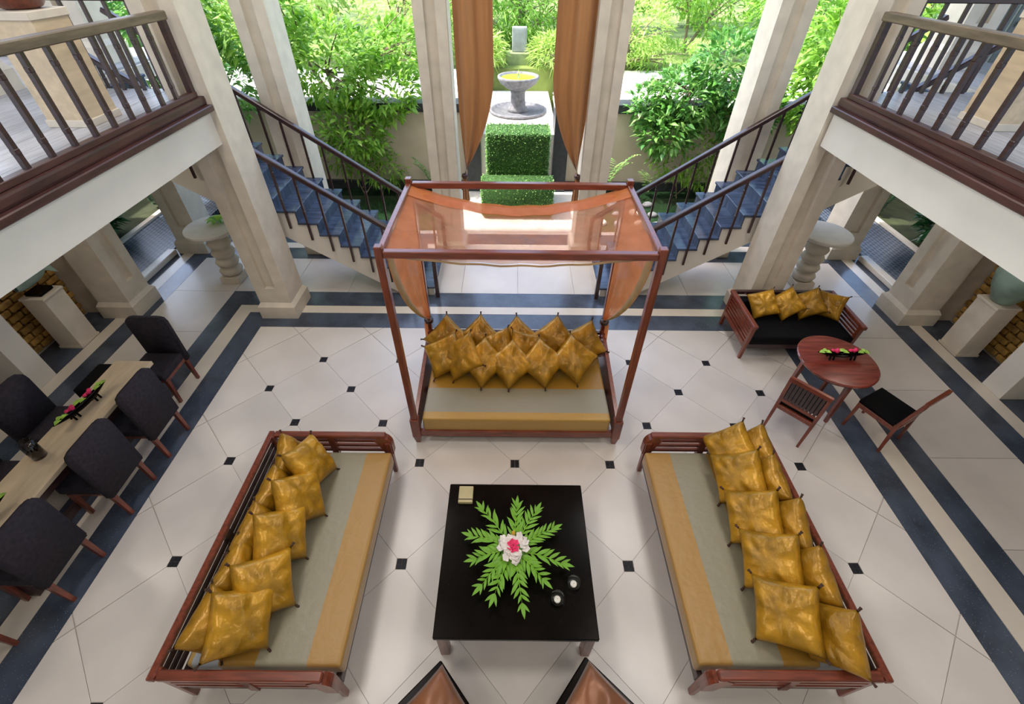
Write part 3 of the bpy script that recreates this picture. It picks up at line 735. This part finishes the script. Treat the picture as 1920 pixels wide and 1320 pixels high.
for i, (x, y, e, sp, fc, k) in enumerate([(3.26, 3.03, 42, 28, 258, 0), (3.56, 3.02, 38, 40, 250, 2), (3.84, 3.02, 36, 36, 235, 1), (4.12, 3.02, 40, 20, 215, 3)]):
    standing(x, y, .40, fc, e, sp, 'gold cushion on the black settee, %s from the canopied daybed' % ordn[i], 'gold cushions on the settee', k, .82)

rt = thing('round_table', 'round polished mahogany table beside the settee', 'table', (3.53, 1.87, 0))
B().lathe([(.37, .68), (.39, .685), (.40, .70), (.40, .712), (.39, .72)], 48).done('table_top', WOODT, rt)
B().lathe([(.31, .62), (.32, .62), (.32, .68), (.31, .68)], 40).done('apron', WOOD, rt)
for an in (-82, 38, 158):
    a = math.radians(an); B().bar((math.cos(a)*.29, math.sin(a)*.29, 0), (math.cos(a)*.27, math.sin(a)*.27, .68), .05, .05, w2=.6).done('leg', WOOD, rt)

def make_side_chair():
    t = thing('slat_back_chair', 'x', 'chair', (0, 0, 0), 0, 'slat-back chairs at the round table')
    for a in (-1, 1):
        B().bar((a*.185, -.2, 0), (a*.185, -.17, .42), .034, .034, w2=.75).done('leg', WOOD, t)
        B().bar((a*.185, .2, 0), (a*.185, .19, .38), .034, .034, w2=.75).done('leg', WOOD, t)
        B().bar((a*.185, -.17, .40), (a*.185, -.235, .83), .034, .03).done('back_post', WOOD, t)
    B().box(-.20, .20, -.19, .21, .33, .385, .004).done('seat_frame', WOOD, t)
    B().box(-.195, .195, -.165, .215, .385, .43, .015, 2).done('seat_pad', BLACKF, t, True)
    B().bar((-.2, -.235, .815), (.2, -.235, .815), .035, .05).done('top_rail', WOODH, t)
    B().bar((-.17, -.182, .47), (.17, -.182, .47), .028, .04).done('lower_rail', WOODH, t)
    for k in range(9): B().bar((-.145+k*.03625, -.186, .48), (-.145+k*.03625, -.232, .80), .028, .012, up=(0, 1, 0)).done('back_slat', DARKW, t)
    return t
c1 = make_side_chair(); c1.location = (3.105, 1.515, 0); c1.rotation_euler = (0, 0, math.radians(-47)); c1['label'] = 'slat-back chair at the round table, its back toward the coffee table'
c2 = copy_tree(c1); c2.location = (4.01, 1.455, 0); c2.rotation_euler = (0, 0, math.radians(27)); c2['label'] = 'slat-back chair with black pad standing on the dark floor bands by the round table'

def make_trough(label):
    t = thing('flower_trough', label, 'flowers', (0, 0, 0), 0, 'flower troughs on the tables')
    B().grid(lambda u, v: ((u-.5)*.56, math.cos(math.pi*v)*.045*math.sin(math.pi*(.04+.92*u)), .075-.045*math.sin(math.pi*v)*math.sin(math.pi*(.04+.92*u))+.02*(2*u-1)**2), 18, 8).done('boat', ESPR, t, True)
    for x in (-.13, -.09, .10, .14):
        B().bar((x, -.03, 0), (x, -.015, .05), .014).bar((x, .03, 0), (x, .015, .05), .014).done('foot', ESPR, t)
    r2 = random.Random(9)
    for x, sgn in ((-.24, -1), (-.2, 1), (-.17, -1), (-.02, 1), (.02, -1), (.0, 1), (.18, -1), (.22, 1), (.25, -1)):
        B().grid(lambda u, v, x=x, sgn=sgn: (x+sgn*.05*(u-.5)*2*.7, (v-.5)*.05*math.sin(math.pi*u)+.012*sgn, .095+.02*math.sin(u*3)), 6, 3).done('leaf', LGREEN, t, True)
    for x in (-.085, .105):
        fm = B()
        for q in range(11):
            a = r2.uniform(0, 6.28); rd = r2.uniform(0, .038)
            fm.lathe([(.004, -.012), (.016, -.004), (.019, .006), (.009, .016)], 8, (x+math.cos(a)*rd*1.25, math.sin(a)*rd*.8, .115+r2.uniform(-.01, .012)))
        fm.done('flower_cluster', PINK, t, True)
    return t
f1 = make_trough('low trough of leaves and pink flowers on the round mahogany table'); f1.location = (3.56, 1.89, .72)
f2 = copy_tree(f1); f2.location = (-4.11, 1.08, .75); f2.rotation_euler = (0, 0, math.radians(82)); f2['label'] = 'low trough of leaves and pink flowers at the far end of the travertine table'
f3 = copy_tree(f1); f3.location = (-4.08, -.1, .75); f3.rotation_euler = (0, 0, math.radians(80)); f3['label'] = 'low trough of leaves and pink flowers beside the smoked glass vase'

# ------------------------------------------------------------------ dining table and chairs
dt = thing('dining_table', 'long narrow travertine dining table with dark base', 'table', (-4.075, .62, 0))
B().box(-.195, .195, -1.1, 1.1, .705, .75, .004).done('table_top', TRAV, dt)
B().box(-.15, .15, -1.0, 1.0, .60, .705).done('apron', DARKW, dt)
for b in (-.85, .85): B().box(-.12, .12, b-.05, b+.05, 0, .6).done('trestle', DARKW, dt)
B().box(-.02, .02, -.8, .8, .12, .2).done('stretcher', DARKW, dt)
def make_dining_chair():
    t = thing('slipcovered_chair', 'x', 'chair', (0, 0, 0), 0, 'slipcovered dining chairs')
    for a in (-1, 1):
        for b in (-1, 1): B().bar((a*.175, b*.19-.0, 0), (a*.175, b*.175, .36), .042, .042, w2=.75).done('leg', WOOD, t)
    B().box(-.19, .19, -.19, .20, .34, .39).done('seat_frame', WOOD, t)
    B().box(-.21, .21, -.15, .225, .39, .48, .025, 3).done('seat', CHARF, t, True)
    def back(u, v):
        x = (u-.5)*.44; z = .34+v*.64+.03*math.sin(math.pi*u)*v
        return x, z
    b = B()
    pts = [(-.215, .33), (.215, .33), (.225, .9), (.205, .965), (.15, .985), (-.15, .985), (-.205, .965), (-.225, .9)]
    b.prism(pts, -.235, -.155, 'y'); bmesh.ops.bevel(b.bm, geom=list(b.bm.edges), offset=.015, segments=2, affect='EDGES')
    b.done('backrest', CHARF, t, True)
    return t
dc = make_dining_chair(); first = True
for (x, y, rz, lb) in [(-3.845, 1.22, 90, 'charcoal slipcovered chair on the sofa side of the travertine table, nearest the end chair'),
                       (-3.845, .61, 90, 'charcoal slipcovered chair on the sofa side of the travertine table, middle of three'),
                       (-3.845, -.13, 90, 'charcoal slipcovered chair on the sofa side of the travertine table, farthest from the stairs'),
                       (-4.13, 1.97, 180, 'charcoal slipcovered chair at the stair end of the travertine table'),
                       (-4.62, 1.12, -90, 'charcoal slipcovered chair on the niche side of the travertine table, facing the pink flowers'),
                       (-4.62, .48, -90, 'charcoal slipcovered chair on the niche side of the travertine table, facing the smoked glass vase'),
                       (-4.05, -.80, 0, 'charcoal slipcovered chair at the end of the travertine table away from the stairs')]:
    o = dc if first else copy_tree(dc); first = False
    o.location = (x, y, 0); o.rotation_euler = (0, 0, math.radians(rz)); o['label'] = lb
st = thing('black_stool', 'black upholstered stool tucked beside the travertine table near its stair end', 'stool', (-4.62, 1.74, 0))
for a in (-1, 1):
    for b in (-1, 1): B().bar((a*.12, b*.17, 0), (a*.12, b*.17, .36), .035, .035, w2=.75).done('leg', WOOD, st)
B().box(-.15, .15, -.2, .2, .34, .47, .015, 2).done('seat_pad', BLACKF, st, True)
vz = thing('glass_vase', 'smoked glass cylinder vase on the travertine table', 'vase', (-4.13, .56, .75))
B().lathe([(.045, 0), (.052, .004), (.052, .21), (.047, .21), (.047, .02), (.02, .018)], 28).done('cylinder', SMOKE, vz, True)
B().lathe([(.02, .019), (.046, .02), (.046, .07), (.02, .071)], 20).done('dark_pebbles', BLACKF, vz, True)

# ------------------------------------------------------------------ tall curtains
for s, xa, xb, xt, lb in ((-1, -.84, -.32, -.80, 'dining-table side'), (1, .49, 1.03, .97, 'round-table side')):
    cu = thing('tied_curtain', 'tall bronze satin curtain tied against the garden-front column, %s' % lb, 'curtain', (xt, 5.2, 0), 0, 'bronze curtains at the garden front')
    inner = xb if s < 0 else xa; outer = xa if s < 0 else xb
    def cl(u, v):
        # u from column edge to free edge, v from the top (0) down to the tie (1)
        z = 6.3-v*4.93
        k = min(1, max(0, (v-.70)/.30))**1.9
        x = outer+(inner-outer)*u
        xg = xt+(u-.5)*.07*(-1 if s > 0 else 1)*-1
        x = x*(1-k)+xg*k
        y = 5.22+.05*math.sin(u*9+1.3)*(1-.6*k)+.012*math.sin(u*23)
        return (x, y, z)
    B().grid(cl, 60, 40).done('drape', BRONZE, cu, True, world=True)
    B().lathe([(.04, -.03), (.05, -.012), (.05, .012), (.04, .03)], 16, (xt, 5.22, 1.37)).done('tie', TRIMW, cu, True, world=True)
    B().grid(lambda u, v: (xt+(u-.5)*(.07+.05*v), 5.22+.025*math.sin(u*16), 1.36-.42*v), 16, 6).done('tail', BRONZE, cu, True, world=True)

# ------------------------------------------------------------------ garden
for s in (-1, 1):
    tag(B().box(s*1.4, s*9.2, 5.95, 7.95, -.3, -.06).done('pond_water', WATER), kind='structure')
    tag(B().box(s*1.02, s*9.4, 8.0, 8.3, -.3, 1.56).done('garden_wall', MOSSW), kind='structure')
    tag(B().box(s*1.02, s*9.4, 7.93, 8.06, -.3, .12).done('wall_footing', BLACKS), kind='structure')
    cp = B().box(s*1.0, s*9.4, 7.93, 8.36, 1.56, 1.72).done('wall_coping', BLACKS); tag(cp, kind='structure')
    tag(B().box(s*1.02, s*16, 8.3, 11.2, .8, 1.70).done('terrace', WHITEP), kind='structure')
    p = thing('gate_pillar', 'black stone pillar with pale cap flanking the hedge, %s' % SIDE[s], 'pillar', (s*.9+.04, 8.0, 0), 0, 'black pillars by the hedge')
    B().box(-.15, .15, -.3, .3, 0, 1.72).done('shaft', BLACKS, p)
    B().box(-.18, .18, -.34, .34, 1.72, 1.79, .01).done('cap', WHITEP, p)
    tag(B().lathe([(.06, 0), (.1, .02), (.18, .09), (.22, .12), (.2, .12), (.1, .05)], 24).done('stone_bowl', GREYST, None, True),
        'small grey stone bowl on the black pillar, %s' % SIDE[s], 'bowl', 'bowls on the pillars').location = (s*.9+.04, 8.0, 1.79)
tag(B().box(-.78, .86, 7.75, 11.2, -.3, 1.2).done('centre_terrace', WHITEP), kind='structure')
tag(B().box(-30, 30, 11.2, 70, .5, 1.72).done('garden_ground', SOIL), kind='structure')

ft = thing('fountain', 'grey stone bowl fountain on a pedestal in the garden terrace', 'fountain', (.06, 9.35, 1.2))
B().lathe([(.62, 0), (.66, .02), (.66, .06), (.60, .06), (.58, .02)], 40).done('ring_kerb', GREYST, ft, True)
B().lathe([(.22, .01), (.24, .03), (.22, .08), (.17, .12), (.16, .4), (.18, .46), (.14, .5)], 28).done('pedestal', GREYST, ft, True)
B().lathe([(.16, .46), (.26, .50), (.40, .60), (.46, .70), (.455, .74), (.41, .74), (.38, .66), (.2, .6)], 40).done('bowl', GREYST, ft, True)
B().lathe([(.39, .69), (.40, .70)], 36).done('green_water', LIME, ft)
B().tube([(0, 0, .7), (0, 0, .8), (.01, 0, .88)], [.02, .014, .004], 8).done('water_jet', GLASS, ft, True)

sl = thing('stone_stele', 'weathered pale stone stele standing behind the fountain', 'sculpture', (.1, 11.8, 1.7))
B().box(-.35, .35, -.2, .2, 0, .3, .02).done('plinth', mat('pale_weathered', (.28, .34, .16), .8, var=.2), sl)
B().box(-.19, .19, -.12, .12, .3, .85, .04, 2).done('slab', mat('shaded_stele', (.30, .32, .30), .8, var=.2), sl)  # slab colour greyed to imitate the shade behind the fountain

def leaves(name, pts, mt, parent, L=(.10, .2), W=.35, seed=1, droop=.3, up=.5):
    """pts: list of (position, outward) ; each becomes one folded leaf"""
    rr = random.Random(seed); V = []; F = []
    for p, n in pts:
        d = (Vector((rr.gauss(0, 1), rr.gauss(0, 1), rr.gauss(0, .7)))*.7+n*.9+Vector((0, 0, up-droop*rr.random()*2))).normalized()
        sd = d.cross(Vector((rr.gauss(0, .5), rr.gauss(0, .5), 1))).normalized(); nn = sd.cross(d)
        l = rr.uniform(*L); w_ = l*W*.5; b = len(V)
        tip = p+d*l-Vector((0, 0, l*droop*.6))
        m1 = p+d*l*.5+nn*l*.06
        V += [p, m1+sd*w_-nn*w_*.3, m1, m1-sd*w_-nn*w_*.3, tip]
        F += [(b, b+1, b+2), (b, b+2, b+3), (b+1, b+4, b+2), (b+2, b+4, b+3)]
    me = bpy.data.meshes.new(name); me.from_pydata([tuple(v) for v in V], [], F)
    if parent: me.transform(pm(parent).inverted())
    o = link(name, me, mt, parent); o['kind'] = 'stuff'
    return o

def blob_pts(blobs, n, rr, shell=.55):
    out = []; wts = [b[3]*b[4]+b[3]*b[5]+b[4]*b[5] for b in blobs]
    for _ in range(n):
        b = rr.choices(blobs, wts)[0]
        v = Vector((rr.gauss(0, 1), rr.gauss(0, 1), rr.gauss(0, 1))).normalized(); r = shell+(1-shell)*rr.random()**.5
        p = Vector((b[0]+v.x*b[3]*r, b[1]+v.y*b[4]*r, b[2]+v.z*b[5]*r))
        if 7.72 < p.y < 8.5 and p.z < 1.9 and abs(p.x) > .9: p.y = 7.5+.22*rr.random()     # keep clear of the garden wall
        if p.y > 8.3 and p.z < 1.8: continue
        out.append((p, v))
    return out

def shrub(name, label, base, blobs, n, mt, L, W, seed, group='garden trees and shrubs', cat='tree', droop=.3, trunk=.05):
    rr = random.Random(seed); t = thing(name, label, cat, base, 0, group)
    b0 = Vector(base); tb = B()
    for b in blobs:
        c = Vector(b[:3]); mid = (b0+c)/2+Vector((rr.uniform(-.15, .15), rr.uniform(-.15, .15), .1))
        if b0.y > 8.3 > c.y: mid.z = max(mid.z, 2.1)          # arch over the garden wall
        tb.tube([b0+Vector((rr.uniform(-.08, .08), rr.uniform(-.08, .08), -.02)), mid, c], [trunk, trunk*.7, trunk*.3], 6)
        for _ in range(5):
            e = c+Vector((rr.gauss(0, .5)*b[3], rr.gauss(0, .5)*b[4], rr.gauss(0, .5)*b[5])); tb.tube([mid, (mid+e)/2+Vector((0, 0, .05)), e], [trunk*.4, trunk*.3, trunk*.12], 5)
    tb.done('branches', BARK, t, world=True)
    leaves('foliage', blob_pts(blobs, n, rr), mt, t, L, W, seed, droop)
    return t

shrub('frangipani_shrub', 'broad-leaved shrub leaning over the garden wall on the dining-table side, behind the banister', (-3.9, 8.7, 1.7),
      [(-3.5, 7.7, 2.5, .95, .7, .7), (-2.6, 7.8, 2.0, .7, .5, .55), (-4.5, 7.6, 3.1, .8, .7, .8), (-3.2, 7.4, 1.35, .7, .4, .5), (-2.3, 8.3, 2.6, .5, .5, .5)], 4600, L_BRIGHT, (.12, .26), .36, 11)
shrub('frangipani_shrub', 'broad-leaved shrub growing at the head of the stairs on the dining-table side', (-6.2, 7.35, .0),
      [(-6.0, 7.3, 3.2, .9, .8, .9), (-5.5, 7.4, 2.2, .7, .6, .7), (-6.9, 7.0, 2.6, .8, .7, .9)], 3000, L_MID, (.14, .28), .38, 12)
shrub('frangipani_shrub', 'broad-leaved shrub spilling over the garden wall on the round-table side', (3.9, 8.6, 1.7),
      [(3.3, 7.9, 1.9, .75, .55, .5), (4.0, 7.8, 2.4, .7, .6, .6), (3.0, 7.6, 1.35, .55, .4, .45), (2.65, 7.9, 1.75, .45, .4, .35), (4.5, 7.7, 1.7, .6, .5, .6)], 3600, L_MID, (.12, .26), .36, 13)
shrub('frangipani_shrub', 'broad-leaved shrub growing at the head of the stairs on the round-table side', (6.4, 7.35, 0),
      [(5.9, 7.5, 2.8, .8, .7, .8), (6.6, 7.2, 3.3, .8, .7, .8), (5.6, 7.5, 2.0, .6, .5, .6)], 2800, L_BRIGHT, (.14, .28), .38, 14)
for i, (nm, lb, x, n) in enumerate([('hanging_vine', 'thin vine trailing down the garden wall behind the banister, dining-table side', -3.3, 900), ('hanging_vine', 'thin vine trailing down the garden wall behind the banister, round-table side', 3.5, 800)]):
    shrub(nm, lb, (x, 7.62, -.06), [(x, 7.62, .9, .75, .14, .6), (x+.5, 7.62, .5, .5, .14, .4)], n, L_BRIGHT, (.08, .18), .3, 90+i, 'vines on the garden wall', 'vine', .5, .012)
back = [('bamboo_clump', 'dense bamboo-like clump behind the fountain', .1, 13.6, [(.1, 13.4, 3.4, 1.6, .9, 1.5), (-.9, 13.6, 2.6, 1.1, .8, 1.0), (1.1, 13.6, 2.8, 1.1, .8, 1.1)], 4200, L_BRIGHT, (.2, .4), .16),
        ('feathery_tree', 'feathery sunlit tree beyond the terrace on the dining-table side', -3.0, 12.5, [(-3.0, 12.4, 3.0, 1.2, 1., 1.0), (-2.0, 12.6, 2.6, .9, .8, .8), (-3.0, 14.2, 3.7, 1.1, .9, 1.0)], 4000, L_SUN, (.12, .28), .22),
        ('rounded_bush', 'rounded light green bush on the terrace, round-table side of the curtains', 3.0, 11.6, [(2.9, 11.4, 2.6, .95, .8, .75), (2.5, 12.2, 2.3, .8, .7, .6)], 3000, L_SUN, (.10, .2), .3),
        ('garden_tree', 'slender tree with pinkish-brown branches beyond the rounded bush', 4.8, 13.2, [(4.6, 13.0, 3.6, 1.1, .9, .9), (5.6, 13.2, 3.0, 1.0, .9, .9)], 2400, L_BRIGHT, (.12, .24), .32),
        ('garden_tree', 'bushy tree beyond the terrace behind the stair shrub, round-table side', 7.0, 12.0, [(6.9, 11.6, 3.2, 1.3, 1.0, 1.0), (8.2, 11.8, 3.0, 1.2, 1.0, 1.1)], 3000, L_BRIGHT, (.14, .28), .34),
        ('garden_tree', 'bushy tree beyond the terrace behind the stair shrub, dining-table side', -6.0, 12.0, [(-5.8, 11.6, 3.3, 1.4, 1.0, 1.1), (-7.4, 11.4, 3.2, 1.3, 1.0, 1.2)], 3400, L_SUN, (.14, .28), .34),
        ('low_shrub', 'low yellow-green shrub at the foot of the fountain stele, dining-table side', -.8, 11.5, [(-.8, 11.5, 2.0, .5, .4, .4)], 900, L_SUN, (.2, .38), .12),
        ('low_shrub', 'low yellow-green shrub at the foot of the fountain stele, round-table side', .95, 11.5, [(.95, 11.5, 2.0, .5, .4, .4)], 900, L_SUN, (.2, .38), .12),
        ('low_shrub', 'low shrub at the terrace edge below the feathery tree', -2.6, 11.4, [(-2.6, 11.3, 2.0, .9, .4, .45), (-3.9, 11.4, 2.0, .8, .4, .5)], 1800, L_BRIGHT, (.1, .2), .3),
        ('low_shrub', 'low grassy shrub at the terrace edge below the rounded bush', 2.0, 11.3, [(1.9, 11.2, 1.95, .6, .35, .35), (3.8, 11.3, 1.95, .9, .4, .4)], 1600, L_BRIGHT, (.12, .26), .18)]
for i, (nm, lb, x, y, bl, n, mt, L, W) in enumerate(back):
    shrub(nm, lb, (x, y, 1.7), bl, n, mt, L, W, 30+i)
for i in range(9):
    x = -14+i*3.5; y = 19+1.6*math.sin(i*2.1)
    shrub('hill_tree', 'tall leafy tree in the far belt behind the garden, %s counting from the dining-table side' % ['first', 'second', 'third', 'fourth', 'fifth', 'sixth', 'seventh', 'eighth', 'ninth'][i],
          (x, y, 1.7), [(x, y, 4.0, 1.75, 1.3, 2.0), (x+.3, y+.3, 6.0, 1.4, 1.2, 1.5)], 2300, (L_SUN, L_BRIGHT)[i % 2], (.25, .5), .3, 60+i, 'far belt of trees', trunk=.12)

# clipped hedge
hg = thing('clipped_hedge', 'box-clipped green hedge in two tiers at the garden opening', 'hedge', (.055, 7.0, 0))
def box_leaves(x0, x1, y0, y1, z0, z1, n, rr):
    out = []; fs = [('x', x0, -1), ('x', x1, 1), ('y', y0, -1), ('y', y0, -1), ('z', z1, 1), ('y', y1, 1)]
    for _ in range(n):
        a, c, sg = rr.choice(fs); p = [rr.uniform(x0, x1), rr.uniform(y0, y1), rr.uniform(z0, z1)]
        k = 'xyz'.index(a); p[k] = c-sg*abs(rr.gauss(0, .025)); nn = Vector((0, 0, 0)); nn[k] = sg
        out.append((Vector(p), nn))
    return out
rr = random.Random(77)
hm = mat('hedge_core', (.03, .09, .015), .9, var=.4, scale=20)
B().box(-.55, .65, 6.98, 7.58, .3, 1.46, .1, 3).done('upper_core', hm, hg, True, world=True)
B().box(-.64, .74, 6.45, 6.98, .02, .68, .03).done('lower_core', hm, hg, True, world=True)
leaves('upper_foliage', box_leaves(-.55, .65, 6.98, 7.58, .55, 1.47, 6500, rr), L_HEDGE, hg, (.025, .05), .6, 5, .1, .1)
leaves('lower_foliage', box_leaves(-.64, .74, 6.45, 6.98, .05, .68, 3500, rr), L_HEDGE, hg, (.025, .05), .6, 6, .1, .1)

# ferns and pond plants
def fern(label, base, n, L, seed, mt=L_FERN, lean=(0, -.4)):
    rr = random.Random(seed); t = thing('fern', label, 'fern', base, 0, 'ferns by the pond')
    V = []; F = []
    for k in range(n):
        a = rr.uniform(0, 6.28); l = L*rr.uniform(.6, 1.1); d = Vector((math.cos(a)*.6+lean[0], math.sin(a)*.4+lean[1], 0))
        prev = None
        for q in range(14):
            u = q/13; p = Vector(base)+d*l*u*.7+Vector((0, 0, l*(1.55*u-.75*u*u)))
            w_ = .09*math.sin(math.pi*(.1+.85*u))*l*1.6; sd = d.cross(Vector((0, 0, 1))).normalized()
            for sg in (-1, 1):
                b = len(V); e = p+sd*sg*w_+d*.04*l-Vector((0, 0, w_*.25)); V += [p, p+d*.05*l, e]; F.append((b, b+1, b+2))
    me = bpy.data.meshes.new('fronds'); me.from_pydata([tuple(v) for v in V], [], F); me.transform(pm(t).inverted())
    o = link('fronds', me, mt, t); o['kind'] = 'stuff'
    return t
fern('fern on the garden wall beside the front column, dining-table side', (-1.75, 7.8, -.06), 9, 1.1, 1)
fern('fern on the garden wall beside the front column, round-table side', (1.95, 7.8, -.06), 9, 1.2, 2)
fern('yellowing fern at the wall foot behind the banister, round-table side', (2.9, 7.75, -.06), 14, .8, 3)
fern('yellowing fern at the wall foot behind the banister, dining-table side', (-2.6, 7.75, -.06), 12, .7, 4)
for s in (-1, 1):
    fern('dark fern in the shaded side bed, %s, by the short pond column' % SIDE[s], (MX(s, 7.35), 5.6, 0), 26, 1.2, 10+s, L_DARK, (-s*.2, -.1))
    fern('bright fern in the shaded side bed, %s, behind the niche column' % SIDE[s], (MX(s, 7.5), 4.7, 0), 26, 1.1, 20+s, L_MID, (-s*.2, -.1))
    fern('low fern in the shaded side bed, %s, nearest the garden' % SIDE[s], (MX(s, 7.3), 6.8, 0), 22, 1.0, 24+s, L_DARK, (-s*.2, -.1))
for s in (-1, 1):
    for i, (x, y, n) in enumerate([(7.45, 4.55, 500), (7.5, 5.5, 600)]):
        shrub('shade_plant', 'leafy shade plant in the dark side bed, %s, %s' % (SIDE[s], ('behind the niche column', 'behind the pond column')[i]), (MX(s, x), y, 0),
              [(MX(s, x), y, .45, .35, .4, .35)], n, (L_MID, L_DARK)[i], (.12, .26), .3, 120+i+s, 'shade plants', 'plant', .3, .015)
rr = random.Random(21)
for i in range(12):
    x, y = 1.72+.36*(i % 4)+rr.uniform(-.03, .03), 6.35+.42*(i//4)+rr.uniform(-.05, .05); r = rr.uniform(.08, .15)
    m = B(); bmesh.ops.create_icosphere(m.bm, subdivisions=2, radius=r, matrix=Matrix.Diagonal((1, .8, .55, 1)))
    for v in m.bm.verts: v.co *= 1+.12*noise.noise(v.co*9+Vector((i, 0, 0)))
    tag(m.done('pond_rock', GREYST if i % 2 else WHITEP, None, True), 'rounded %s rock in the pond below the banister, round-table side' % ('grey' if i % 2 else 'white'), 'rock', 'pond rocks').location = (x, y, -.03)
